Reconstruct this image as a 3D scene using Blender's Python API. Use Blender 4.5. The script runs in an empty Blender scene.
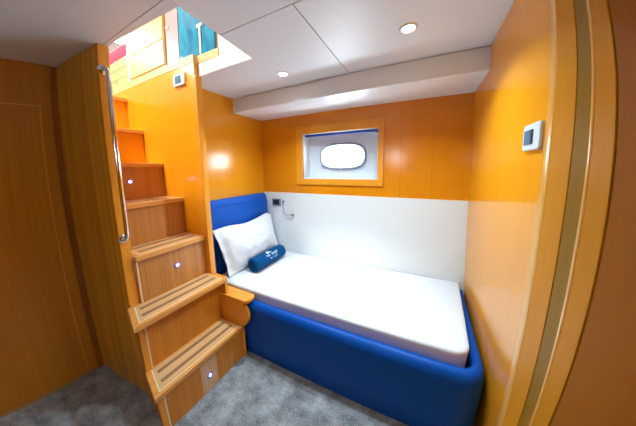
import bpy, bmesh, math, random
from mathutils import Vector, Matrix, noise
random.seed(4)
S = bpy.context.scene
COL = S.collection
S.view_settings.view_transform = 'Standard'
S.view_settings.look = 'None'
S.view_settings.gamma = 1.0
S.view_settings.exposure = 0.0

# ------------------------------------------------------------------ materials
def new_mat(name):
    m = bpy.data.materials.new(name)
    m.use_nodes = True
    nt = m.node_tree
    return m, nt, nt.nodes['Principled BSDF']

def plain(name, col, rough=.5, metal=0., spec=.5, coat=0., sheen=0., bump=None):
    m, nt, b = new_mat(name)
    b.inputs['Base Color'].default_value = (*col, 1)
    b.inputs['Roughness'].default_value = rough
    b.inputs['Metallic'].default_value = metal
    b.inputs['Specular IOR Level'].default_value = spec
    b.inputs['Coat Weight'].default_value = coat
    b.inputs['Coat Roughness'].default_value = .12
    b.inputs['Sheen Weight'].default_value = sheen
    if bump:
        sc, st, dist = bump
        tc = nt.nodes.new('ShaderNodeTexCoord')
        n = nt.nodes.new('ShaderNodeTexNoise')
        n.inputs['Scale'].default_value = sc
        n.inputs['Detail'].default_value = 5
        bp = nt.nodes.new('ShaderNodeBump')
        bp.inputs['Strength'].default_value = st
        bp.inputs['Distance'].default_value = dist
        nt.links.new(tc.outputs['Object'], n.inputs['Vector'])
        nt.links.new(n.outputs['Fac'], bp.inputs['Height'])
        nt.links.new(bp.outputs['Normal'], b.inputs['Normal'])
    return m

def emit(name, col, strength):
    m = bpy.data.materials.new(name)
    m.use_nodes = True
    nt = m.node_tree
    nt.nodes.clear()
    e = nt.nodes.new('ShaderNodeEmission')
    o = nt.nodes.new('ShaderNodeOutputMaterial')
    e.inputs[0].default_value = (*col, 1)
    e.inputs[1].default_value = strength
    nt.links.new(e.outputs[0], o.inputs[0])
    return m

def wood(name, light, dark, rough=.25, grain=(60, 60, 1.2), coat=.0, broad=(7, 7, .35), rot=(0, 0, 0), amount=.6, spec=.5):
    """veneer: fine streaks and broad bands drawn out along the axis with the small scale"""
    m, nt, b = new_mat(name)
    N = nt.nodes.new
    L = nt.links.new
    tc = N('ShaderNodeTexCoord')
    def streak(scale, detail, rough_):
        mp = N('ShaderNodeMapping')
        mp.inputs['Scale'].default_value = scale
        mp.inputs['Rotation'].default_value = rot
        n = N('ShaderNodeTexNoise')
        n.inputs['Scale'].default_value = 1
        n.inputs['Detail'].default_value = detail
        n.inputs['Roughness'].default_value = rough_
        L(tc.outputs['Object'], mp.inputs['Vector'])
        L(mp.outputs['Vector'], n.inputs['Vector'])
        return n
    a = streak(grain, 5, .6)
    c = streak(broad, 2, .5)
    mx = N('ShaderNodeMath'); mx.operation = 'MULTIPLY_ADD'
    L(a.outputs['Fac'], mx.inputs[0]); mx.inputs[1].default_value = .55
    m2 = N('ShaderNodeMath'); m2.operation = 'MULTIPLY'
    L(c.outputs['Fac'], m2.inputs[0]); m2.inputs[1].default_value = .45
    L(m2.outputs[0], mx.inputs[2])
    cr = N('ShaderNodeValToRGB')
    h = .14 / max(amount, .05)
    cr.color_ramp.elements[0].position = .5 - h * .9
    cr.color_ramp.elements[1].position = .5 + h * .9
    cr.color_ramp.elements[0].color = (*dark, 1)
    cr.color_ramp.elements[1].color = (*light, 1)
    L(mx.outputs[0], cr.inputs[0])
    L(cr.outputs[0], b.inputs['Base Color'])
    b.inputs['Roughness'].default_value = rough
    b.inputs['Specular IOR Level'].default_value = spec
    b.inputs['Coat Weight'].default_value = coat
    b.inputs['Coat Roughness'].default_value = .15
    bp = N('ShaderNodeBump')
    bp.inputs['Strength'].default_value = .04
    bp.inputs['Distance'].default_value = .002
    L(a.outputs['Fac'], bp.inputs['Height'])
    L(bp.outputs['Normal'], b.inputs['Normal'])
    return m

M = {}
M['panel'] = wood('cherry_veneer', (.86, .36, .012), (.75, .27, .007), rough=.17, amount=.4)
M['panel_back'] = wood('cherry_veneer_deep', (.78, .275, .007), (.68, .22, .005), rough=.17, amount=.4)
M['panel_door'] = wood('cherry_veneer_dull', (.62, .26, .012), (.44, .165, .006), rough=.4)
M['panel_side'] = wood('ribbon_veneer', (.76, .40, .04), (.46, .20, .012), rough=.36, grain=(95, 95, 1.0), broad=(32, 32, .25), amount=1.1)
M['red_door'] = wood('mahogany_veneer', (.36, .115, .006), (.29, .085, .003), rough=.6, amount=.4, spec=.08)
M['corner'] = wood('corner_strip_wood', (.34, .11, .006), (.27, .08, .003), rough=.4)
M['casing'] = wood('casing_wood', (.62, .25, .010), (.52, .19, .006), rough=.4, amount=.4, spec=.05)
M['edge_highlight'] = wood('edge_highlight_wood', (.84, .42, .08), (.74, .34, .05), rough=.2, amount=.4)  # casing wood made lighter: the glint on rounded edges is painted in
M['casing_groove'] = wood('casing_groove_wood', (.30, .15, .012), (.24, .11, .008), rough=.4, amount=.4, spec=.05)
M['tread'] = wood('tread_wood', (.80, .38, .09), (.64, .26, .045), rough=.32, grain=(60, 2, 60), broad=(30, 1, 30))
M['tread_inset'] = wood('tread_inset_wood', (.80, .50, .24), (.62, .34, .13), rough=.4, grain=(80, 6, 80), broad=(22, 1, 22))
M['grip'] = wood('grip_strip_wood', (.34, .18, .08), (.26, .13, .05), rough=.5, grain=(80, 6, 80))
M['riser'] = wood('riser_wood', (.62, .28, .07), (.45, .17, .032), rough=.34, broad=(9, 14, .5), amount=.9)
M['riser_pale'] = wood('riser_pale_wood', (.74, .46, .24), (.64, .36, .16), rough=.36, broad=(9, 14, .5))
M['inlay'] = plain('maple_inlay', (.90, .72, .46), .35)
M['riser_low'] = wood('riser_low_wood', (.70, .27, .022), (.54, .18, .010), rough=.32, broad=(9, 14, .5), amount=.9)
M['edge'] = wood('edge_wood', (.86, .36, .03), (.74, .26, .015), rough=.24, amount=.4)
M['saloon_wood'] = wood('pale_maple', (.72, .50, .22), (.64, .42, .16), rough=.35, amount=.4)
M['white'] = plain('white_paint', (.74, .76, .79), .42)
M['ceil'] = plain('ceiling_board', (.80, .86, .94), .42, bump=(300, .06, .001))
M['soffit'] = plain('soffit_board', (.82, .85, .90), .34)
M['gap'] = plain('joint_shadow_gap', (.28, .28, .30), .7)
M['white_panel'] = plain('white_leatherette', (.74, .78, .79), .36, bump=(400, .05, .001))
M['blue'] = plain('blue_leather', (.0003, .072, .38), .38, spec=.2, bump=(260, .10, .001))
M['blue_head'] = plain('blue_leather_head', (.0003, .085, .46), .36, spec=.3, bump=(260, .10, .001))
M['sheet'] = plain('white_sheet', (.68, .73, .80), .8, sheen=.2, bump=(35, .12, .004))
M['pillow'] = plain('white_cotton', (.74, .78, .84), .8, sheen=.2, bump=(22, .2, .006))
M['towel'] = plain('navy_terry', (.0005, .060, .19), .95, spec=.15, sheen=.0, bump=(500, .6, .002))
M['thread'] = plain('white_thread', (.55, .75, .88), .7)
M['chrome'] = plain('chrome', (.75, .76, .78), .12, metal=1)
M['ring'] = plain('porthole_alloy', (.34, .42, .56), .35, metal=.35)
M['steel'] = plain('brushed_steel', (.62, .62, .63), .25, metal=1)
M['plate'] = plain('grey_plastic', (.62, .70, .76), .35)
M['plate_white'] = plain('white_plastic', (.80, .80, .80), .35)
M['lcd'] = plain('lcd_blue', (.05, .17, .30), .15)
M['lcd_dark'] = plain('lcd_dark', (.015, .05, .09), .15)
M['black'] = plain('black_plastic', (.012, .02, .022), .35)
M['grey'] = plain('grey_frame_plastic', (.22, .24, .25), .4)
M['hull'] = plain('hull_lining', (.80, .89, 1.0), .5)
M['blind'] = plain('blue_blind', (.01, .05, .35), .6)
M['gold'] = plain('brass_strip', (.62, .36, .10), .3, metal=.6)
M['led'] = emit('step_led', (.25, .28, 1.0), 14)
M['ledring'] = plain('led_ring', (.35, .33, .75), .2, metal=.8)
M['lamp'] = emit('halogen_lens', (1, .97, .92), 25)
M['red'] = plain('red_fabric', (.80, .03, .10), .7)
M['frost'] = plain('frosted_panel', (.34, .26, .29), .3)

m, nt, b = new_mat('teal_glass')
tc = nt.nodes.new('ShaderNodeTexCoord')
mp = nt.nodes.new('ShaderNodeMapping'); mp.inputs['Scale'].default_value = (16, 1, 7)
n = nt.nodes.new('ShaderNodeTexNoise'); n.inputs['Scale'].default_value = 1; n.inputs['Detail'].default_value = 4
cr = nt.nodes.new('ShaderNodeValToRGB')
cr.color_ramp.elements[0].position = .35; cr.color_ramp.elements[0].color = (.0, .11, .26, 1)
cr.color_ramp.elements[1].position = .7; cr.color_ramp.elements[1].color = (.0, .34, .52, 1)
nt.links.new(tc.outputs['Object'], mp.inputs['Vector']); nt.links.new(mp.outputs[0], n.inputs['Vector'])
nt.links.new(n.outputs['Fac'], cr.inputs[0]); nt.links.new(cr.outputs[0], b.inputs['Base Color'])
b.inputs['Roughness'].default_value = .05
M['teal'] = m

m = bpy.data.materials.new('clear_glass'); m.use_nodes = True
nt = m.node_tree; nt.nodes.clear()
tr = nt.nodes.new('ShaderNodeBsdfTransparent'); gl = nt.nodes.new('ShaderNodeBsdfGlossy')
gl.inputs['Roughness'].default_value = .02
mixn = nt.nodes.new('ShaderNodeMixShader'); mixn.inputs[0].default_value = .06
o = nt.nodes.new('ShaderNodeOutputMaterial')
nt.links.new(tr.outputs[0], mixn.inputs[1]); nt.links.new(gl.outputs[0], mixn.inputs[2]); nt.links.new(mixn.outputs[0], o.inputs[0])
M['glass'] = m

m, nt, b = new_mat('grey_carpet')
N = nt.nodes.new; L = nt.links.new
tc = N('ShaderNodeTexCoord')
n1 = N('ShaderNodeTexNoise'); n1.inputs['Scale'].default_value = 9; n1.inputs['Detail'].default_value = 6; n1.inputs['Roughness'].default_value = .65
n2 = N('ShaderNodeTexNoise'); n2.inputs['Scale'].default_value = 160; n2.inputs['Detail'].default_value = 3
add = N('ShaderNodeMath'); add.operation = 'MULTIPLY_ADD'; add.inputs[1].default_value = .42
mu = N('ShaderNodeMath'); mu.operation = 'MULTIPLY'; mu.inputs[1].default_value = .58
L(tc.outputs['Object'], n1.inputs['Vector']); L(tc.outputs['Object'], n2.inputs['Vector'])
L(n1.outputs['Fac'], mu.inputs[0]); L(n2.outputs['Fac'], add.inputs[0]); L(mu.outputs[0], add.inputs[2])
cr = N('ShaderNodeValToRGB')
cr.color_ramp.elements[0].position = .38; cr.color_ramp.elements[0].color = (.085, .092, .10, 1)
cr.color_ramp.elements[1].position = .64; cr.color_ramp.elements[1].color = (.44, .47, .50, 1)
L(add.outputs[0], cr.inputs[0]); L(cr.outputs[0], b.inputs['Base Color'])
b.inputs['Roughness'].default_value = .95
b.inputs['Sheen Weight'].default_value = .3
bp = N('ShaderNodeBump'); bp.inputs['Strength'].default_value = .7; bp.inputs['Distance'].default_value = .006
L(n2.outputs['Fac'], bp.inputs['Height']); L(bp.outputs[0], b.inputs['Normal'])
M['carpet'] = m

# ------------------------------------------------------------------ mesh helpers
def box(bm, lo, hi, bev=0., seg=2):
    t = bmesh.new()
    x0, y0, z0 = lo; x1, y1, z1 = hi
    vs = [t.verts.new(c) for c in ((x0,y0,z0),(x1,y0,z0),(x1,y1,z0),(x0,y1,z0),(x0,y0,z1),(x1,y0,z1),(x1,y1,z1),(x0,y1,z1))]
    for f in ((0,3,2,1),(4,5,6,7),(0,1,5,4),(1,2,6,5),(2,3,7,6),(3,0,4,7)):
        t.faces.new([vs[i] for i in f])
    if bev:
        bmesh.ops.bevel(t, geom=t.edges[:], offset=bev, segments=seg, affect='EDGES', profile=.5)
    merge(bm, t)

def merge(bm, t):
    me = bpy.data.meshes.new('tmp'); t.to_mesh(me); t.free(); bm.from_mesh(me); bpy.data.meshes.remove(me)

def prism(bm, poly, a, b_, axis='z', bev=0., seg=2, edges='all'):
    """poly: 2-D outline, extruded from a to b_ along axis; axis z: (x,y), y: (x,z), x: (y,z)"""
    t = bmesh.new()
    def P(u, v, w):
        return {'z': (u, v, w), 'y': (u, w, v), 'x': (w, u, v)}[axis]
    A = [t.verts.new(P(u, v, a)) for u, v in poly]
    B = [t.verts.new(P(u, v, b_)) for u, v in poly]
    n = len(poly)
    t.faces.new(A); t.faces.new(B[::-1])
    for i in range(n):
        t.faces.new((A[i], B[i], B[(i+1) % n], A[(i+1) % n]))
    bmesh.ops.recalc_face_normals(t, faces=t.faces[:])
    if bev:
        es = t.edges[:]
        if edges == 'caps':
            es = [e for e in t.edges if (e.verts[0] in A) == (e.verts[1] in A)]
        bmesh.ops.bevel(t, geom=es, offset=bev, segments=seg, affect='EDGES', profile=.5)
    merge(bm, t)

def tube(bm, pts, r, n=12, cap=True):
    pts = [Vector(p) for p in pts]
    rings = []
    up = Vector((0.31, .2, .93)).normalized()
    prev = None
    for i, p in enumerate(pts):
        d = (pts[min(i+1, len(pts)-1)] - pts[max(i-1, 0)]).normalized()
        if prev is None:
            u = d.cross(up).normalized()
        else:
            u = (prev - d * prev.dot(d)).normalized()
        prev = u
        v = d.cross(u)
        rr = r[i] if isinstance(r, (list, tuple)) else r
        rings.append([bm.verts.new(p + rr * (math.cos(2*math.pi*k/n) * u + math.sin(2*math.pi*k/n) * v)) for k in range(n)])
    for a, b_ in zip(rings, rings[1:]):
        for k in range(n):
            bm.faces.new((a[k], a[(k+1) % n], b_[(k+1) % n], b_[k]))
    if cap:
        bm.faces.new(rings[0][::-1]); bm.faces.new(rings[-1])

def spline(pts, n=8):
    P = [Vector(p) for p in pts]
    P = [P[0]*2 - P[1]] + P + [P[-1]*2 - P[-2]]
    out = []
    for i in range(1, len(P) - 2):
        for k in range(n):
            t = k / n
            a, b_, c, d = P[i-1], P[i], P[i+1], P[i+2]
            out.append(.5 * ((2*b_) + (c - a)*t + (2*a - 5*b_ + 4*c - d)*t*t + (3*b_ - a - 3*c + d)*t**3))
    out.append(P[-2])
    return out

def lathe(bm, prof, mat4, n=28, close=True):
    """prof: (r, h) pairs round the local z axis"""
    rings = []
    for r, h in prof:
        if r < 1e-6:
            rings.append([bm.verts.new(mat4 @ Vector((0, 0, h)))])
        else:
            rings.append([bm.verts.new(mat4 @ Vector((r*math.cos(2*math.pi*k/n), r*math.sin(2*math.pi*k/n), h))) for k in range(n)])
    for a, b_ in zip(rings, rings[1:]):
        for k in range(n):
            va = [a[k % len(a)], a[(k+1) % len(a)]] if len(a) > 1 else [a[0]]
            vb = [b_[(k+1) % len(b_)], b_[k % len(b_)]] if len(b_) > 1 else [b_[0]]
            bm.faces.new(va + vb)

def axis_mat(origin, z):
    z = Vector(z).normalized()
    return Matrix.Translation(Vector(origin)) @ z.to_track_quat('Z', 'Y').to_matrix().to_4x4()

def rrect(x0, y0, x1, y1, r, n=6, which=(1, 1, 1, 1)):
    out = []
    for (cx, cy, a0, on, px, py) in ((x1-r, y0+r, -90, which[0], x1, y0), (x1-r, y1-r, 0, which[1], x1, y1), (x0+r, y1-r, 90, which[2], x0, y1), (x0+r, y0+r, 180, which[3], x0, y0)):
        if on:
            for k in range(n+1):
                a = math.radians(a0 + 90*k/n)
                out.append((cx + r*math.cos(a), cy + r*math.sin(a)))
        else:
            out.append((px, py))
    return out

def obj(name, bm, mat, parent=None, smooth=False, angle=40):
    me = bpy.data.meshes.new(name)
    bmesh.ops.recalc_face_normals(bm, faces=bm.faces[:])
    bm.to_mesh(me); bm.free()
    o = bpy.data.objects.new(name, me)
    COL.objects.link(o)
    if mat is not None:
        me.materials.append(M[mat] if isinstance(mat, str) else mat)
    if smooth:
        for p in me.polygons:
            p.use_smooth = True
        me.set_sharp_from_angle(angle=math.radians(angle))
    if parent is not None:
        put(o, parent)
    return o

def put(o, parent):
    o.parent = parent
    if parent.type == 'EMPTY':
        o.matrix_parent_inverse = Matrix.Translation(-parent.location)

def thing(name, label, cat, loc, group=None):
    o = bpy.data.objects.new(name, None)
    COL.objects.link(o); o.empty_display_size = .05
    o.location = loc
    o['label'] = label; o['category'] = cat
    if group: o['group'] = group
    return o

def tag(o, label, cat, group=None):
    o['label'] = label; o['category'] = cat
    if group: o['group'] = group
    return o

def struct(name, bm, mat, parent=None, smooth=False):
    o = obj(name, bm, mat, parent, smooth)
    if parent is None: o['kind'] = 'structure'
    return o

def sroot(name, loc=(0, 0, 0)):
    o = bpy.data.objects.new(name, None); COL.objects.link(o); o.location = loc
    o['kind'] = 'structure'
    return o

BM = bmesh.new
def onebox(lo, hi, bev=0., seg=2):
    bm = BM(); box(bm, lo, hi, bev, seg); return bm

# ------------------------------------------------------------------ dimensions (metres)
XH, XR, XL = -1.574, .304, -1.958      # head wall, right wall, door wall
YB, YS = 1.827, .968                   # back wall, stair partition
H = 2.0
YR = -1.6                              # rear wall

# ------------------------------------------------------------------ room shell
struct('floor', onebox((-3.2, YR - .1, -.05), (.6, 2.2, 0)), 'carpet')

bm = BM()
g = .0022
for poly in (
    [(-2.1, YR), (-.867-g, YR), (-.867-g, .503-g), (-2.1, .503-g)],
    [(-3.0, .503+g), (-.867-g, .503+g), (-.872, .553), (-1.46, .522), (-3.0, .522)],
    [(-.867+g, YR), (.33, YR), (.33, .76-g), (-.890, .76-g), (-.872+g, .553), (-.867+g, .503)],
    [(-.890, .76+g), (-.48-g, .76+g), (-.48-g, 1.9), (-1.6, 1.9), (-1.6, 1.004), (-.910, 1.004)],
    [(-.48+g, .76+g), (.33, .76+g), (.33, 1.9), (-.48+g, 1.9)]):
    prism(bm, poly, H, H + .01)
ceiling = struct('ceiling', bm, 'ceil')
bm = BM()
for poly in (
    [(-3.0, YR-.1), (-.87, YR-.1), (-.872, .553), (-1.46, .522), (-3.0, .522)],
    [(-.87, YR-.1), (.6, YR-.1), (.6, 2.2), (-.910, 2.2), (-.910, 1.004), (-.872, .553)],
    [(-.910, 1.004), (-.910, 2.2), (-3.2, 2.2), (-3.2, 1.004)]):
    prism(bm, poly, H + .0102, H + .085)
obj('deck_slab', bm, 'gap', ceiling)
# white lining of the opening above the stairs
bm = BM()
box(bm, (-1.400, 1.0, H+.001), (-.910, 1.0035, H + .088))
prism(bm, [(-.872, .555), (-.874, .555), (-.912, 1.0), (-.910, 1.0)], H + .001, H + .088)
obj('opening_lining', bm, 'white', ceiling)

# dropped box along the back wall
bm = BM()
prism(bm, [(1.45, 1.995), (1.45, 1.880), (1.4515, 1.8765), (1.455, 1.875), (1.86, 1.875), (1.86, 1.995)], XH, XR, 'x')
struct('trim_1', bm, 'soffit', smooth=True)

# back wall with a hole for the window
wx0, wx1, wz0, wz1 = -1.075, -.340, 1.258, 1.698
wb = sroot('wall_back')
bm = BM()
for lo, hi in (((-1.65, YB, 1.12), (wx0, 1.90, 1.9)), ((wx1, YB, 1.12), (.42, 1.90, 1.9)),
               ((wx0, YB, 1.12), (wx1, 1.90, wz0)), ((wx0, YB, wz1), (wx1, 1.90, 1.9))):
    box(bm, lo, hi)
obj('wood_panel', bm, 'panel_back', wb)
for jx in (-.172, .058):
    obj('panel_joint', onebox((jx-.0009, YB-.0006, 1.122), (jx+.0009, YB+.002, 1.874)), 'corner', wb)
obj('white_panel', onebox((-1.65, YB - .004, 0), (.42, 1.90, 1.118)), 'white_panel', wb)
obj('joint_strip', onebox((-1.57, YB - .0045, 1.1165), (.303, YB+.002, 1.121)), 'inlay', wb)

struct('wall_head', onebox((-1.63, .995, 0), (XH, 1.9, 2.0)), 'panel')

# right wall and the door casing profile
bm = BM(); prism(bm, [(XR, 2.0), (XR+.001, 1.25), (XR+.004, 1.05), (XR+.012, .80), (XR+.024, .55), (XR+.031, .42), (XR+.044, 0), (.44, 0), (.44, 2.0)], .735, 1.9, 'y')
struct('wall_right', bm, 'panel', smooth=True)
def bead(x0, ya, yb, out):
    """rounded strip between ya (far) and yb (near), bulging out by 'out' from x0 towards the cabin"""
    p = []
    for k in range(11):
        a = math.pi * k / 10
        p.append((x0 - out*math.sin(a), (ya+yb)/2 + (ya-yb)/2*math.cos(a)))
    p += [(.37, yb), (.37, ya)]
    return p
for nm, ya, ym, yb in (('trim_2', .765, .722, .634), ('trim_4', .579, .564, .503)):
    c_ = sroot(nm)
    obj('board', onebox((.292, yb, 0), (.37, ym+.004, 2.0), .0015), 'casing', c_)
    bm = BM(); prism(bm, bead(.2935, ya, ym, .0045 if nm == 'trim_2' else .0035), 0, 2.0)
    obj('rounded_edge', bm, 'edge_highlight', c_, True, 60)
struct('trim_3', onebox((.2935, .580, 0), (.37, .6325, 2.0)), 'casing_groove')
d = sroot('door_2')
obj('door_leaf', onebox((.2945, -.36, .01), (.335, .501, 1.99), .002), 'red_door', d)
struct('wall_right_aft', onebox((XR, YR, 0), (.42, -.36, 2.0)), 'panel')
struct('baseboard_right', onebox((XR-.003, .767, 0), (XR+.06, 1.0, .10), .002), 'panel')

# door wall on the left
wl = sroot('wall_left')
bm = BM()
box(bm, (-2.02, .345, 0), (XL, .50, 2.0))
box(bm, (-2.02, -.62, 1.757), (XL, .345, 2.0))
box(bm, (-2.02, YR, 0), (XL, -.62, 2.0))
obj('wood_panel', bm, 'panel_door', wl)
obj('corner_strip', onebox((XL, .395, 0), (XL + .010, .43, 1.995), .002), 'corner', wl)
d = sroot('door_1')
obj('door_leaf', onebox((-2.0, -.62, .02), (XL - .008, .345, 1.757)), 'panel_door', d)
bm = BM()
for lo, hi in (((XL-.008, .337, .02), (XL+.003, .346, 1.757)), ((XL-.008, -.62, 1.749), (XL+.003, .346, 1.758))):
    box(bm, lo, hi, .003)
obj('moulding', bm, 'edge_highlight', d)  # lighter colour paints the highlight along the moulding
obj('threshold', onebox((XL - .01, -.62, 0), (XL + .008, .36, .022), .003), 'gold', d)

# panel between the door and the stairs
bm = BM(); prism(bm, [(-1.99, .4225), (-1.449, .4785), (-1.449, .522), (-1.99, .47)], 0, 2.0)
struct('wall_stair_side', bm, 'panel_side')
bm = BM(); prism(bm, [(-1.490, .4745), (-1.446, .479), (-1.446, .528), (-1.490, .5235)], 0, 1.999, bev=.003)
struct('trim_5', bm, 'edge')
struct('wall_stair_far', onebox((-3.1, YS, 0), (-1.400, .995, 2.082)), 'panel')
struct('wall_stair_near', onebox((-3.1, .524, 0), (-1.991, .536, 2.0)), 'panel')
struct('wall_stair_end', onebox((-3.1, .50, 0), (-3.08, 1.0, 2.08)), 'panel')
bm = BM(); prism(bm, rrect(-1.425, YS-.003, -1.382, 1.010, .005, 4), .4735, 1.999)
struct('trim_6', bm, 'edge', smooth=True)

# rear wall behind the viewer with the opposite porthole
def ring(cx, cz, a, b_, n=48, e=2.9):
    out = []
    for k in range(n):
        t = 2*math.pi*k/n
        c, s = math.cos(t), math.sin(t)
        out.append((cx + a*math.copysign(abs(c)**(2/e), c), cz + b_*math.copysign(abs(s)**(2/e), s)))
    return out
def holed(bm, x0, z0, x1, z1, inner, y0, y1):
    """slab in the xz plane, thick from y0 to y1, with an oval hole"""
    cx = sum(p[0] for p in inner)/len(inner); cz = sum(p[1] for p in inner)/len(inner)
    outer = []
    for (x, z) in inner:
        dx, dz = x-cx, z-cz
        tx = ((x1-cx) if dx > 0 else (x0-cx))/dx if abs(dx) > 1e-6 else 1e9
        tz = ((z1-cz) if dz > 0 else (z0-cz))/dz if abs(dz) > 1e-6 else 1e9
        t = min(tx, tz); outer.append((cx+dx*t, cz+dz*t))
    # push the samples nearest each corner into it
    for c in ((x0, z0), (x1, z0), (x1, z1), (x0, z1)):
        i = min(range(len(outer)), key=lambda k: (outer[k][0]-c[0])**2+(outer[k][1]-c[1])**2)
        outer[i] = c
    n = len(inner)
    V = {}
    for y in (y0, y1):
        V[y] = ([bm.verts.new((x, y, z)) for x, z in inner], [bm.verts.new((x, y, z)) for x, z in outer])
    for k in range(n):
        j = (k+1) % n
        for y in (y0, y1):
            I, O_ = V[y]; bm.faces.new((I[k], I[j], O_[j], O_[k]))
        bm.faces.new((V[y0][0][k], V[y0][0][j], V[y1][0][j], V[y1][0][k]))
        bm.faces.new((V[y0][1][k], V[y0][1][j], V[y1][1][j], V[y1][1][k]))
def oval_ring(bm, cx, cz, a, b_, y0, y1, w, n=48):
    holed_in = ring(cx, cz, a, b_, n); out = ring(cx, cz, a+w, b_+w, n)
    V = [[bm.verts.new((x, y, z)) for x, z in P] for P, y in ((holed_in, y0), (ring(cx, cz, a+w*.25, b_+w*.25, n), y1), (ring(cx, cz, a+w*.75, b_+w*.75, n), y1), (out, y0))]
    for A, B in zip(V, V[1:]+V[:1]):
        for k in range(n):
            bm.faces.new((A[k], A[(k+1) % n], B[(k+1) % n], B[k]))
bm = BM()
holed(bm, -2.1, 0, .42, 2.0, ring(-.62, 1.60, .15, .10), YR, YR-.08)
struct('wall_rear', bm, 'panel')
w2 = sroot('window_2')
bm = BM(); oval_ring(bm, -.62, 1.60, .150, .10, YR, YR+.018, .03); obj('window_frame', bm, 'chrome', w2, True)
bm = BM(); prism(bm, ring(-.62, 1.60, .152, .102), YR-.045, YR-.040, 'y'); obj('pane', bm, 'glass', w2)

# ------------------------------------------------------------------ window_1
w1 = sroot('window_1')
bm = BM()
ox0, ox1, oz0, oz1 = -1.138, -.303, 1.2105, 1.761
ix0, ix1, iz0, iz1 = -1.068, -.350, 1.266, 1.690
for lo, hi in (((ox0, 1.812, oz0), (ix0, YB+.01, oz1)), ((ix1, 1.812, oz0), (ox1, YB+.01, oz1)),
               ((ix0, 1.812, oz0), (ix1, YB+.01, iz0)), ((ix0, 1.812, iz1), (ix1, YB+.01, oz1))):
    box(bm, lo, hi, .002)
obj('window_frame', bm, 'edge', w1)
bm = BM()
t = .006
for lo, hi in (((ix0-t, 1.822, iz0-t), (ix0, 1.955, iz1+t)), ((ix1, 1.822, iz0-t), (ix1+t, 1.955, iz1+t)),
               ((ix0, 1.822, iz0-t), (ix1, 1.955, iz0)), ((ix0, 1.822, iz1), (ix1, 1.955, iz1+t))):
    box(bm, lo, hi)
obj('reveal', bm, 'white', w1)
PX, PZ, PA, PB = -.708, 1.476, .208, .102
bm = BM(); holed(bm, ix0-t, iz0-t, ix1+t, iz1+t, ring(PX, PZ, PA, PB), 1.955, 1.985)
obj('hull_lining', bm, 'hull', w1)
bm = BM(); oval_ring(bm, PX, PZ, PA-.003, PB-.003, 1.956, 1.932, .030)
pr_ = obj('porthole_ring', bm, 'ring', w1, True)
bm = BM(); prism(bm, ring(PX, PZ, PA, PB), 1.972, 1.977, 'y'); obj('pane', bm, 'glass', w1)
for hx in (-.80, -.65):
    bm = BM(); box(bm, (hx-.022, 1.937, PZ+PB+.012), (hx+.022, 1.953, PZ+PB+.026), .003)
    lathe(bm, [(0, -.014), (.007, -.014), (.007, .014), (0, .014)], axis_mat((hx+.018, 1.938, PZ+PB+.019), (1, 0, 0)), 12)
    obj('hinge', bm, 'ring', w1, True)
for hx, hz in ((-.905, PZ-.085), (-.71, PZ-PB-.016), (-.515, PZ-.085)):
    bm = BM(); box(bm, (hx-.012, 1.925, hz-.012), (hx+.012, 1.953, hz+.012), .004)
    obj('latch', bm, 'ring', w1, True)
bm = BM(); box(bm, (ix0+.003, 1.862, iz1-.020), (ix1-.003, 1.885, iz1-.001), .003)
box(bm, (ix1-.03, 1.855, iz1-.028), (ix1-.004, 1.89, iz1-.001), .004)
obj('blind_cassette', bm, 'blind', w1)

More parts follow.
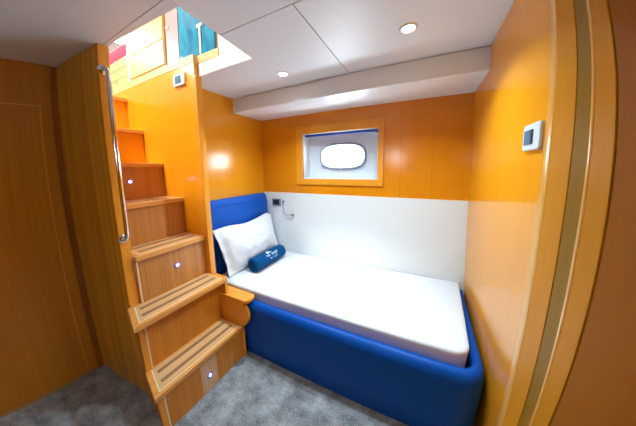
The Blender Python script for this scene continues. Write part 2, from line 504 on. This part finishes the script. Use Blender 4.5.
# ------------------------------------------------------------------ staircase
NX = [-1.0996, -1.2267, -1.4156, -1.632, -1.8645, -2.12, -2.356]
NZ = [.2616, .598, .885, 1.160, 1.426, 1.706, 2.007]
RX = [-1.116, -1.302, -1.432, -1.648, -1.884, -2.14, -2.376]
NYN = [.386, .402, .529, .529, .529, .541, .541]   # near end at the nose
NYB = [.443, .464, .529, .529, .529, .541, .541]   # near end at the back
st = thing('staircase', 'steep honey coloured wooden staircase with lit risers rising to the upper deck', 'staircase', (-1.4, .7, 0))
TH = .031
for k in range(7):
    x, z = NX[k], NZ[k]
    xb = RX[k+1] if k < 6 else -2.75
    yn, yb = NYN[k], NYB[k]
    if k == 1:
        poly = [(x, yn), (x, YS-.001), (xb-.002, YS-.001), (xb-.002, .529), (-1.4445, .529), (-1.4445, yb)]
    else:
        poly = [(x, yn), (x, YS-.001), (xb-.002, YS-.001), (xb-.002, yb)]
    bm = BM(); prism(bm, poly, z-TH, z, bev=.004)
    tr_ = obj('tread', bm, 'tread', st)
    # pale inset field with two dark grip bands, framed by a thin inlay
    x1, x0 = x-.022, max(xb+.012, -2.5)
    ya = yn+.035
    if k < 6:
        f = lambda xx: (yn + (yb-yn)*(x-xx)/max(x-xb, .01)) + .032
        bm = BM(); prism(bm, [(x1, f(x1)), (x1, YS-.02), (x0, YS-.02), (x0, f(x0))], z-.002, z+.0008)
        obj('inset', bm, 'tread_inset', tr_)
        bm = BM()
        for q in (.30, .74):
            xc = x1 + (x0-x1)*q; hw = .012
            prism(bm, [(xc+hw, f(xc)+.02), (xc+hw, YS-.035), (xc-hw, YS-.035), (xc-hw, f(xc)+.02)], z-.001, z+.0018)
        obj('grip_band', bm, 'grip', tr_)
        bm = BM()
        prism(bm, [(x1+.003, f(x1)-.004), (x1+.003, YS-.02), (x1-.003, YS-.02), (x1-.003, f(x1)-.004)], z-.001, z+.0016)
        prism(bm, [(x1, f(x1)-.004), (x1, f(x1)+.003), (x0, f(x0)+.003), (x0, f(x0)-.004)], z-.001, z+.0016)
        obj('inlay', bm, 'inlay', tr_)
    # riser below this nose
    z0 = 0 if k == 0 else NZ[k-1]
    zt = z-TH
    y0 = (.404, .448, .529, .529, .529, .541, .541)[k]
    rx = RX[k]
    bm = BM(); box(bm, (rx-.018, y0, z0+.0005), (rx, YS-.001, zt))
    r_ = obj('riser', bm, 'riser_low' if k < 2 else ('panel' if k > 4 else 'riser'), st)
    if k < 4:
        yi = y0 + (.030 if k < 2 else .006)
        bm = BM(); box(bm, (rx-.002, yi, z0+.001), (rx+.0012, yi+.007, zt-.001))
        obj('inlay', bm, 'inlay', r_)
    if k in (0, 2, 4):
        yl, zl = {0: (.696, .104), 2: (.757, .742), 4: (.734, 1.292)}[k]
        if k == 0:
            obj('pale_board', onebox((rx-.002, yl-.055, .004), (rx+.0015, yl+.055, zt-.002)), 'riser_pale', r_)
        bm = BM(); lathe(bm, [(.009, 0), (.017, 0), (.019, .002), (.017, .0055), (.011, .006), (.009, .002)], axis_mat((rx+.0012, yl, zl), (1, 0, 0)), 28)
        ring_ = obj('light_ring', bm, 'ledring', r_, True)
        bm = BM(); lathe(bm, [(0, .004), (.006, .0035), (.0095, .001)], axis_mat((rx+.0012, yl, zl), (1, 0, 0)), 20)
        obj('light_lens', bm, 'led', r_, True)
        ld = bpy.data.lights.new('step_glow', 'POINT'); ld.energy = .02; ld.color = (.3, .3, 1); ld.shadow_soft_size = .006
        lo_ = bpy.data.objects.new('step_glow', ld); COL.objects.link(lo_); lo_.location = (rx+.022, yl, zl)
# side boards below the two lowest treads
bm = BM()
prism(bm, [(-1.134, .409), (-1.118, .405), (-1.30, .452), (-1.30, .470)], 0, NZ[0]-TH-.001)
prism(bm, [(-1.303, .449), (-1.4435, .475), (-1.4435, .49), (-1.303, .468)], 0, NZ[1]-TH-.001)
obj('side_board', bm, 'edge', st)
# front stile strips beside the inlay, orange
obj('stile', onebox((RX[0]-.001, .405, .001), (RX[0]+.0008, .433, NZ[0]-TH-.001)), 'edge', st)
obj('stile', onebox((RX[1]-.001, .449, NZ[0]+.001), (RX[1]+.0008, .477, NZ[1]-TH-.001)), 'edge', st)
# bulging end board above the lowest tread, and the small rounded shelf on it
poly = [(-1.318, 0), (-1.102, 0), (-1.102, .245)]
for k in range(13):
    a = math.radians(-75 + 150*k/12)
    poly.append((-1.112 + .078*math.cos(a), .354 + .094*math.sin(a)))
poly += [(-1.14, .4465), (-1.318, .4465)]
bm = BM(); prism(bm, poly, YS, .990, 'y', bev=.002)
obj('end_board', bm, 'edge', st)
bm = BM(); prism(bm, rrect(-1.365, .958, -1.030, 1.060, .040, 8, (1, 1, 0, 0)), .447, .472, bev=.005, seg=3)
obj('rounded_shelf', bm, 'edge', st)
bm = BM(); prism(bm, [(-1.2425, YS), (-1.2425, .99), (-1.364, .99), (-1.364, YS)], .4725, NZ[1]-.001, bev=.004)
obj('end_block', bm, 'edge', st)

# handrail
t = thing('handrail', 'polished steel grab rail bowed on the end of the stair panel', 'handrail', (-1.446, .5, .99))
pts = spline([(-1.446, .497, 1.875), (-1.425, .497, 1.878), (-1.402, .498, 1.862), (-1.394, .500, 1.81), (-1.393, .500, 1.55), (-1.393, .501, 1.25), (-1.394, .500, 1.06), (-1.402, .498, 1.012), (-1.422, .496, 1.000), (-1.446, .496, .999)], 6)
bm = BM(); tube(bm, pts, .0105, 14); obj('rail', bm, 'chrome', t, True)
for z in (1.875, .999):
    bm = BM(); lathe(bm, [(0, 0), (.024, 0), (.024, .003), (.015, .009), (0, .009)], axis_mat((-1.446, .4965, z), (1, 0, 0)), 24)
    obj('flange', bm, 'chrome', t, True)

# ------------------------------------------------------------------ bed
def shell(bm, path, prof):
    """sweep prof (offset inwards, z) along path [(x, y, nx, ny)], n pointing outwards"""
    rings = [[bm.verts.new((x - nx*o_, y - ny*o_, z)) for o_, z in prof] for x, y, nx, ny in path]
    m_ = len(prof)
    for A, B in zip(rings, rings[1:]):
        for k in range(m_):
            bm.faces.new((A[k], A[(k+1) % m_], B[(k+1) % m_], B[k]))
    bm.faces.new(rings[0]); bm.faces.new(rings[-1][::-1])
path = []
yf, xr, R_ = 1.004, .330, .115
for k in range(13):
    path.append((XH+.002 + (xr-R_-XH-.002)*k/12, yf, 0, -1))
for k in range(1, 11):
    a = math.radians(-90 + 90*k/10)
    path.append((xr-R_ + R_*math.cos(a), yf+R_ + R_*math.sin(a), math.cos(a), math.sin(a)))
for k in range(1, 7):
    path.append((xr, yf+R_ + (YB-.006-yf-R_)*k/6, 1, 0))
prof = [(.016, .0), (.012, .03), (.002, .20), (0, .34), (.002, .385), (.010, .412), (.024, .428), (.040, .431), (.055, .424), (.062, .405), (.064, .30), (.064, 0)]
bt = thing('bed_base', 'blue leather upholstered bed base with rounded corner under the white mattress', 'bed base', (-.6, 1.4, 0))
bm = BM()
# the right run is thin beside the wall: narrow the profile there
rings = []
for i, (x, y, nx, ny) in enumerate(path):
    s = 1.0
    if nx > .5:
        s = 1 - .55*max(0, min(1, (y-1.074)/.75))
    rings.append([bm.verts.new((x - nx*o_*s, y - ny*o_*s, z)) for o_, z in prof])
for A, B in zip(rings, rings[1:]):
    for k in range(len(prof)):
        bm.faces.new((A[k], A[(k+1) % len(prof)], B[(k+1) % len(prof)], B[k]))
bm.faces.new(rings[0]); bm.faces.new(rings[-1][::-1])
obj('upholstered_side', bm, 'blue', bt, True, 60)
obj('platform', onebox((XH+.01, 1.07, .30), (.235, YB-.008, .372)), 'blue', bt)

# mattress with a slightly domed top
bm = BM()
ox = [(-1.571, 1.072), (.166+.06, 1.076)]
out = []
mx0, mx1, my0, my1 = -1.498, .262, 1.070, YB-.008
def mat_outline(ins):
    pts_ = []
    rr_ = max(.085-ins, .004)
    x1c = mx1-ins; y0c = my0+ins
    for k in range(25): pts_.append((mx0+ins + (x1c-rr_-mx0-ins)*k/24, y0c))
    for k in range(1, 9):
        a = math.radians(-90+90*k/8); pts_.append((x1c-rr_ + rr_*math.cos(a), y0c+rr_ + rr_*math.sin(a)))
    for k in range(1, 13):
        t_ = k/12; yy = y0c+rr_ + (my1-ins-y0c-rr_)*t_
        pts_.append((x1c + .033*t_, yy))
    for k in range(1, 25): pts_.append((x1c+.033 + (mx0+ins-x1c-.033)*k/24, my1-ins))
    for k in range(1, 12): pts_.append((mx0+ins, my1-ins + (my0-my1+2*ins)*k/12))
    return pts_
levels = [(.008, .374), (.007, .40), (.006, .43), (.002, .458), (.001, .474), (.003, .482), (.009, .4875), (.03, .4905), (.13, .492), (.24, .493)]
rings = []
for ins, z in levels:
    rings.append([bm.verts.new((x, y, z + (.0016*noise.noise(Vector((x*7, y*7, z*3))) if ins < .2 else 0))) for x, y in mat_outline(ins)])
n_ = len(rings[0])
for A, B in zip(rings, rings[1:]):
    for k in range(n_): bm.faces.new((A[k], A[(k+1) % n_], B[(k+1) % n_], B[k]))
bm.faces.new(rings[0][::-1]); bm.faces.new(rings[-1])
tag(obj('mattress', bm, 'sheet', None, True, 45), 'white mattress in a fitted sheet lying inside the blue bed base', 'mattress')

# headboard
ht = thing('headboard', 'blue leather headboard pad fixed to the head wall behind the pillow', 'headboard', (-1.57, 1.4, .37))
bm = BM(); prism(bm, [(1.014, .45), (1.800, .45), (1.812, .80), (1.806, 1.02), (1.79, 1.085), (1.765, 1.115), (1.014, 1.115)], XH+.001, -1.512, 'x', bev=.012, seg=3)
obj('pad', bm, 'blue_head', ht, True, 50)
bm = BM(); tube(bm, [(-1.5115, 1.018, 1.055), (-1.5115, 1.79, 1.055)], .0035, 8)
obj('piping', bm, 'blue_head', ht, True)

# pillow leaning on the headboard
bm = BM()
NU, NV = 40, 28
origin = Vector((-1.372, 1.115, .497)); U_ = Vector((-.02, .695, .012)); V_ = Vector((-.082, -.055, .395))
Nn = U_.cross(V_).normalized()
if Nn.x < 0: Nn = -Nn
front, back = [], []
for i in range(NU+1):
    rf, rb = [], []
    for j in range(NV+1):
        u, v = i/NU, j/NV
        uu, vv = 2*u-1, 2*v-1
        # sides drawn in between the corner ears
        pinch_v = 1 - .07*(1-uu*uu)
        pinch_u = 1 - .05*(1-vv*vv)
        pu = .5 + .5*uu*pinch_u
        pv = .5 + .5*vv*(pinch_v if vv > 0 else 1 - .03*(1-uu*uu))
        e = max(0, 1-(abs(uu)/.90)**2.6) * max(0, 1-(abs(vv)/.86)**2.4)
        h_ = .088*e**.55 if e > 0 else 0
        w_ = noise.noise(Vector((u*5, v*5, 2)))*.020 + noise.noise(Vector((u*14+v*4, v*7, 5)))*.014 + .009*(math.exp(-((u-.13-.04*math.sin(v*7))/.025)**2) + math.exp(-((v-.12-.02*math.sin(u*11))/.03)**2) + math.exp(-((u-.90)/.02)**2)*.8)*-1
        edge = .5 if e > 0 else .35
        base = origin + U_*pu + V_*pv + Vector((0, .045*u*v, .010*math.sin(u*9.0)*v - .030*max(0, u-.9)/.1*v*v*v))
        sag = .020*math.sin(u*math.pi)*(1-v)
        flap = noise.noise(Vector((u*6, v*6, 9)))*.012*(1-min(1, e*3))
        rf.append(bm.verts.new(base + Nn*(h_ + w_*edge*(.4+e) + flap + .0035 + sag*.5)))
        rb.append(bm.verts.new(base + Nn*(-h_*.15 + flap - .0035 + sag*.5)))
    front.append(rf); back.append(rb)
for i in range(NU):
    for j in range(NV):
        bm.faces.new((front[i][j], front[i+1][j], front[i+1][j+1], front[i][j+1]))
        bm.faces.new((back[i][j], back[i][j+1], back[i+1][j+1], back[i+1][j]))
for i in range(NU):
    for j in (0, NV): bm.faces.new((front[i][j], front[i+1][j], back[i+1][j], back[i][j]))
for j in range(NV):
    for i in (0, NU): bm.faces.new((front[i][j], front[i][j+1], back[i][j+1], back[i][j]))
tag(obj('pillow', bm, 'pillow', None, True, 80), 'white cotton pillow with flanged edges leaning against the blue headboard', 'pillow')

# rolled towel
A0 = Vector((-1.254, 1.270, .5592)); A1 = Vector((-1.256, 1.664, .5592)); TR = .0645/.049
ax = (A1-A0); Lr = ax.length; ax.normalize()
side = ax.cross(Vector((0, 0, 1))).normalized(); upv = Vector((0, 0, 1))
tt = thing('rolled_towel', 'navy blue rolled towel with white embroidery lying in front of the pillow', 'towel', (-1.27, 1.49, .494))
def rollpt(a, s, r): r *= TR; return A0 + ax*s + side*(r*math.cos(a)) + upv*(r*math.sin(a)*.92)
bm = BM()
prof_ = [(.006, .0), (.040, -.002), (.0465, .001), (.0485, .006), (.049, .03), (.0485, Lr/2), (.049, Lr-.03), (.0485, Lr-.006), (.0465, Lr-.001), (.040, Lr+.002), (.006, Lr)]
rings = [[bm.verts.new(rollpt(2*math.pi*k/40, s, r)) for k in range(40)] for r, s in prof_]
for A, B in zip(rings, rings[1:]):
    for k in range(40): bm.faces.new((A[k], A[(k+1) % 40], B[(k+1) % 40], B[k]))
bm.faces.new(rings[0]); bm.faces.new(rings[-1][::-1])
obj('roll', bm, 'towel', tt, True, 38)
for s_end, sg in ((-.004, -1), (Lr+.004, 1)):
    bm = BM()
    pts = []
    for k in range(80):
        a = k/80*2*math.pi*3; r = .006 + .036*k/80
        pts.append(rollpt(a, s_end + sg*.001, r))
    tube(bm, pts, .0035, 6); obj('spiral_end', bm, 'towel', tt, True)
# loose edge of the roll
bm = BM()
rr = []
for s in (.004, Lr*.33, Lr*.66, Lr-.004):
    rr.append([bm.verts.new(rollpt(math.radians(a), s, r)) for a, r in ((205, .049), (225, .0525), (245, .054), (262, .0555), (262, .0515), (245, .05), (225, .0485))])
for A, B in zip(rr, rr[1:]):
    for k in range(7): bm.faces.new((A[k], A[(k+1) % 7], B[(k+1) % 7], B[k]))
bm.faces.new(rr[0]); bm.faces.new(rr[-1][::-1])
obj('loose_edge', bm, 'towel', tt, True)
# embroidery: a small emblem over two short lines of lettering, wrapped on the roll
def patch(bm, s0, s1, a0, a1, r=.0498, n=5):
    rows = []
    for i in range(n+1):
        a = math.radians(a0+(a1-a0)*i/n)
        rows.append([bm.verts.new(rollpt(a, s, r)) for s in (s0, s1)] + [bm.verts.new(rollpt(a, s, r-.0015)) for s in (s1, s0)])
    for A, B in zip(rows, rows[1:]):
        for k in range(4): bm.faces.new((A[k], A[(k+1) % 4], B[(k+1) % 4], B[k]))
    bm.faces.new(rows[0]); bm.faces.new(rows[-1][::-1])
# orient so the emblem faces up and towards the viewer
camdir = Vector((1.1, -1.2, .8))
base_a = math.degrees(math.atan2(camdir.dot(upv), camdir.dot(side)))
def glyphs(bm, seq, s0, w, gap, a0, a1):
    """simple stroke letters: each a list of (u0,v0,u1,v1) boxes in the unit cell"""
    LET = {'H': [(0,0,.22,1),(.78,0,1,1),(.22,.4,.78,.6)], 'E': [(0,0,.22,1),(.22,0,.9,.2),(.22,.4,.8,.6),(.22,.8,.9,1)],
           'T': [(.38,0,.62,1),(0,.8,1,1)], 'O': [(0,0,.22,1),(.78,0,1,1),(.22,0,.78,.18),(.22,.82,.78,1)],
           'I': [(.38,0,.62,1)], 'L': [(0,0,.22,1),(.22,0,.9,.2)], 'n': [(0,0,.2,.7),(.75,0,.95,.7),(.2,.52,.75,.7)], 'c': [(0,0,.2,.7),(.2,0,.85,.16),(.2,.54,.85,.7)]}
    s = s0
    for ch in seq:
        if ch != ' ':
            for u0, v0, u1, v1 in LET[ch]:
                patch(bm, s+u0*w, s+u1*w, a0+(a1-a0)*v0, a0+(a1-a0)*v1, n=2)
        s += w+gap
mid = Lr*.50
bm = BM()
for s0, s1, a0, a1 in ((-.046, -.006, 26, 40), (-.040, -.014, 40, 50), (-.002, .014, 26, 34)):
    patch(bm, mid+s0, mid+s1, base_a+a0, base_a+a1)
obj('emblem', bm, 'thread', tt)
for word, s0, w_, a0, a1 in (('THE', -.078, .0135, -2, 18), ('nHnOT', -.006, .0135, -2, 18), ('nc', -.040, .0125, -28, -12), ('LcT', .011, .0125, -28, -12)):
    bm = BM()
    glyphs(bm, word, mid+s0, w_, .0045, base_a+a0, base_a+a1)
    obj('lettering', bm, 'thread', tt)

# ------------------------------------------------------------------ small fittings
# wall thermostat on the stair partition
t = thing('wall_thermostat', 'white square thermostat with dark blue display on the stair partition', 'thermostat', (-1.56, YS, 1.96))
bm = BM(); prism(bm, rrect(-1.622, 1.958, -1.494, 2.040, .008), YS-.014, YS-.0005, 'y', bev=.002); obj('housing', bm, 'plate_white', t)
bm = BM(); prism(bm, rrect(-1.600, 1.974, -1.530, 2.024, .003), YS-.0155, YS-.013, 'y'); obj('display', bm, 'lcd', t)
bm = BM(); box(bm, (-1.543, YS-.0165, 1.975), (-1.530, YS-.015, 2.023)); obj('button', bm, 'lcd_dark', t)
# controller on the right wall
t = thing('wall_controller', 'pale grey rounded control panel with blue screen on the right wall', 'control panel', (XR, .885, 1.41))
bm = BM(); prism(bm, rrect(.803, 1.412, .917, 1.492, .010), XR+.002, XR-.009, 'x', bev=.003); obj('housing', bm, 'plate', t)
bm = BM(); prism(bm, rrect(.842, 1.430, .905, 1.474, .004), XR-.0105, XR-.008, 'x'); obj('display', bm, 'lcd', t)
bm = BM(); box(bm, (XR-.0115, .842, 1.431), (XR-.010, .856, 1.473)); obj('button', bm, 'lcd_dark', t)
# socket on the white panel
YW = YB - .0045
t = thing('wall_socket', 'dark rectangular socket in a grey frame on the white wall beside the headboard', 'socket', (-1.405, YW, .97))
bm = BM(); box(bm, (-1.458, YW-.010, .976), (-1.350, YW, 1.052), .003); obj('frame', bm, 'grey', t)
bm = BM(); box(bm, (-1.445, YW-.0125, .988), (-1.366, YW-.009, 1.041), .001); obj('insert', bm, 'black', t)
# reading lamp: thin gooseneck
t = thing('reading_lamp', 'thin grey gooseneck reading lamp curving along the white wall right of the socket', 'lamp', (-1.31, YW, 1.02))
bm = BM(); lathe(bm, [(0, 0), (.010, 0), (.010, .012), (0, .012)], axis_mat((-1.312, YW, 1.028), (0, -1, 0)), 16)
box(bm, (-1.319, YW-.022, 1.005), (-1.305, YW-.010, 1.036), .003); obj('mount', bm, 'grey', t, True)
bm = BM(); tube(bm, spline([(-1.312, YW-.016, 1.008), (-1.312, YW-.016, .95), (-1.306, YW-.017, .915), (-1.28, YW-.018, .892), (-1.24, YW-.02, .889), (-1.212, YW-.02, .893)], 6), .0035, 8); obj('gooseneck', bm, 'grey', t, True)
bm = BM(); lathe(bm, [(0, -.02), (.007, -.02), (.011, .004), (.011, .016), (0, .016)], axis_mat((-1.20, YW-.018, .894), (1, -.3, .1)), 16); obj('lamp_head', bm, 'grey', t, True)

# ceiling downlights
def downlight(x, y, label, e=10.0):
    t = thing('ceiling_light', label, 'ceiling light', (x, y, H), 'recessed ceiling spots')
    bm = BM(); lathe(bm, [(.026, -.001), (.030, -.006), (.037, -.006), (.041, 0), (.026, 0)], axis_mat((x, y, H), (0, 0, 1)), 36)
    obj('trim_ring', bm, 'plate_white', t, True)
    bm = BM(); lathe(bm, [(0, -.003), (.028, -.003)], axis_mat((x, y, H), (0, 0, 1)), 30)
    obj('lens', bm, 'lamp', t)
    ld = bpy.data.lights.new('spot_light', 'AREA'); ld.shape = 'DISK'; ld.size = .05; ld.energy = e; ld.color = (.70, .89, 1.0); ld.spread = math.radians(125)
    o_ = bpy.data.objects.new('spot_light', ld); COL.objects.link(o_); o_.location = (x, y, H-.012); put(o_, t)
    return t
downlight(-.085, 1.12, 'round recessed ceiling spot nearest the right wall, above the foot of the bed')
downlight(-.875, 1.25, 'round recessed ceiling spot beside the stair opening, above the pillow end')
downlight(-.35, -.55, 'added ceiling spot for fill light, unseen behind the viewer', 4.2)  # extra spot out of view, added to fill the cabin with light

# ------------------------------------------------------------------ upper deck seen through the opening
bm = BM(); prism(bm, [(-3.1, .966), (-1.401, .966), (-1.401, .998), (-1.19, .998), (-1.19, 1.045), (-3.1, 1.045)], 2.083, 2.135, bev=.002)
struct('trim_7', bm, 'saloon_wood')
struct('wall_upper_side', onebox((-1.19, 1.004, 2.087), (-.80, 1.03, 2.7)), 'white')
bm = BM()
for lo, hi in (((-4.2, 1.046, 2.085), (1.5, 2.5, 2.10)), ((-4.2, -1.2, 2.085), (-3.0, 1.045, 2.10)), ((-3.0, -1.2, 2.085), (-.88, .53, 2.10)), ((-.87, -1.2, 2.085), (1.5, 1.045, 2.10)), ((-3.0, .53, 2.02), (-2.77, .966, 2.10))):
    box(bm, lo, hi)
struct('floor_upper', bm, 'saloon_wood')
bm = BM(); box(bm, (-4.2, -1.2, 4.0), (1.5, 2.5, 4.05)); struct('ceiling_upper', bm, 'white')
bm = BM(); box(bm, (-4.2, 2.45, 2.1), (1.5, 2.5, 4.0)); struct('wall_upper_back', bm, 'white')
bm = BM(); box(bm, (1.45, -1.2, 2.1), (1.5, 2.45, 4.0)); struct('wall_upper_right', bm, 'white')
bm = BM(); box(bm, (-4.2, -1.2, 2.1), (1.5, -1.15, 3.75)); box(bm, (-4.2, -1.2, 3.78), (1.5, -1.15, 4.0)); struct('wall_upper_front', bm, 'white')
bm = BM(); box(bm, (-4.2, -1.15, 2.1), (-4.15, 2.45, 3.3)); box(bm, (-4.2, -1.15, 3.5), (-4.15, 2.45, 4.0)); struct('wall_upper_left', bm, 'white')

t = thing('cabinet', 'pale wooden saloon cabinet on the upper deck above the stairs, left of the glass', 'cabinet', (-2.07, 1.2, 2.136))
obj('body', onebox((-2.345, 1.006, 2.136), (-1.79, 1.5, 3.05)), 'saloon_wood', t)
for z0, z1 in ((2.178, 2.362), (2.368, 2.70), (2.706, 3.04)):
    dr = obj('drawer', onebox((-2.340, .998, z0), (-1.796, 1.006, z1), .002), 'saloon_wood', t)
    bm = BM(); lathe(bm, [(0, 0), (.008, 0), (.010, .010), (0, .013)], axis_mat((-2.05, .998, z1-.025), (0, -1, 0)), 16)
    obj('knob', bm, 'steel', dr, True)
obj('side_strip', onebox((-2.372, .996, 2.136), (-2.346, 1.3, 3.05)), 'plate_white', t)
t = thing('drawer_unit', 'low pale three drawer unit on the upper deck beside the red sofa', 'drawer unit', (-2.6, 1.2, 2.136))
obj('body', onebox((-2.86, 1.006, 2.136), (-2.376, 1.42, 2.400)), 'saloon_wood', t)
for z0, z1 in ((2.140, 2.222), (2.228, 2.308), (2.314, 2.396)):
    dr = obj('drawer', onebox((-2.855, .998, z0), (-2.380, 1.006, z1), .002), 'saloon_wood', t)
    bm = BM(); lathe(bm, [(0, 0), (.008, 0), (.010, .010), (0, .013)], axis_mat((-2.60, .998, z1-.02), (0, -1, 0)), 12)
    obj('knob', bm, 'steel', dr, True)
t = thing('sofa', 'red sofa on the upper deck left of the low pale drawer unit', 'sofa', (-3.2, 1.3, 2.101))
bm = BM(); box(bm, (-3.8, 1.10, 2.101), (-3.06, 1.9, 2.40), .03, 3); obj('seat', bm, 'red', t, True)
bm = BM(); box(bm, (-3.8, 1.9, 2.101), (-2.87, 2.05, 2.85), .04, 3); obj('backrest', bm, 'red', t, True)
bm = BM(); box(bm, (-3.055, 1.0, 2.101), (-2.868, 1.88, 2.53), .02, 3); obj('armrest', bm, 'red', t, True)
bm = BM(); box(bm, (-2.860, 1.01, 2.4005), (-2.380, 1.40, 2.53), .02, 3)
tag(obj('cushion', bm, 'red', None, True), 'pink and red cushion lying on top of the low drawer unit upstairs', 'cushion')

t = thing('frosted_screen', 'narrow mauve frosted panel between the pale cabinet and the teal glass', 'screen', (-1.68, 1.01, 2.136))
obj('panel', onebox((-1.755, 1.002, 2.136), (-1.604, 1.014, 3.0)), 'frost', t)
bm = BM(); lathe(bm, [(0, 0), (.014, 0), (.014, .008), (0, .012)], axis_mat((-1.725, 1.002, 2.42), (0, -1, 0)), 16); obj('clamp', bm, 'steel', t, True)
t = thing('glass_balustrade', 'teal tinted glass panel on the upper deck ledge with a slim white post', 'glass panel', (-1.4, 1.01, 2.136))
obj('pane', onebox((-1.598, 1.003, 2.136), (-1.225, 1.012, 3.0)), 'teal', t)
bm = BM(); box(bm, (-1.368, .994, 2.136), (-1.352, 1.0025, 2.33), .003); box(bm, (-1.392, .994, 2.31), (-1.33, 1.0025, 2.33), .003)
obj('post', bm, 'plate_white', t)

# daylight and added fill lights over the saloon and stairs
w = bpy.data.worlds.new('daylight'); S.world = w; w.use_nodes = True
w.node_tree.nodes['Background'].inputs[0].default_value = (.78, .91, 1, 1)
w.node_tree.nodes['Background'].inputs[1].default_value = 30
def area(name, loc, size, energy, col=(1, 1, 1), rot=(0, 0, 0)):
    ld = bpy.data.lights.new(name, 'AREA'); ld.shape = 'RECTANGLE'; ld.size, ld.size_y = size; ld.energy = energy; ld.color = col
    o_ = bpy.data.objects.new(name, ld); COL.objects.link(o_); o_.location = loc; o_.rotation_euler = rot
    return o_
area('saloon_fill', (-1.4, .3, 3.95), (1.6, 1.0), 14, (.95, .97, 1))  # unseen light added to brighten the upper deck
a_ = area('stairwell_fill', (-2.0, -.25, 3.93), (.6, .3), 85, (1, .98, .92)); a_.data.spread = math.radians(100)  # added out of view to brighten the stair partition from above

# ------------------------------------------------------------------ camera (wide action-camera lens)
yaw, pitch, roll = 0.46132, -0.13439, -0.012424
F = Vector((-math.sin(yaw)*math.cos(pitch), math.cos(yaw)*math.cos(pitch), math.sin(pitch)))
r = Vector((math.cos(yaw), math.sin(yaw), 0)); u = r.cross(F)
c, s = math.cos(roll), math.sin(roll)
R = c*r + s*u; U = -s*r + c*u
cd = bpy.data.cameras.new('camera'); cam = bpy.data.objects.new('camera', cd); COL.objects.link(cam)
cam.matrix_world = Matrix(((R.x, U.x, -F.x, 0), (R.y, U.y, -F.y, 0), (R.z, U.z, -F.z, 1.36046), (0, 0, 0, 1)))
f, k1, k2 = 2.132185, -0.069555, 0.012574
cd.sensor_fit = 'HORIZONTAL'; cd.sensor_width = 6.36; cd.clip_start = .01
cd.type = 'PANO'
cd.panorama_type = 'FISHEYE_LENS_POLYNOMIAL'
cd.fisheye_fov = math.radians(179)
cd.fisheye_polynomial_k0 = 0
cd.fisheye_polynomial_k1 = -1/f
cd.fisheye_polynomial_k2 = 0
cd.fisheye_polynomial_k3 = -k1/f
cd.fisheye_polynomial_k4 = -k2/f
cd.shift_x = (3.18 - 3.18356)/6.36
cd.shift_y = -(2.13 - 1.97681)/4.26
S.camera = cam
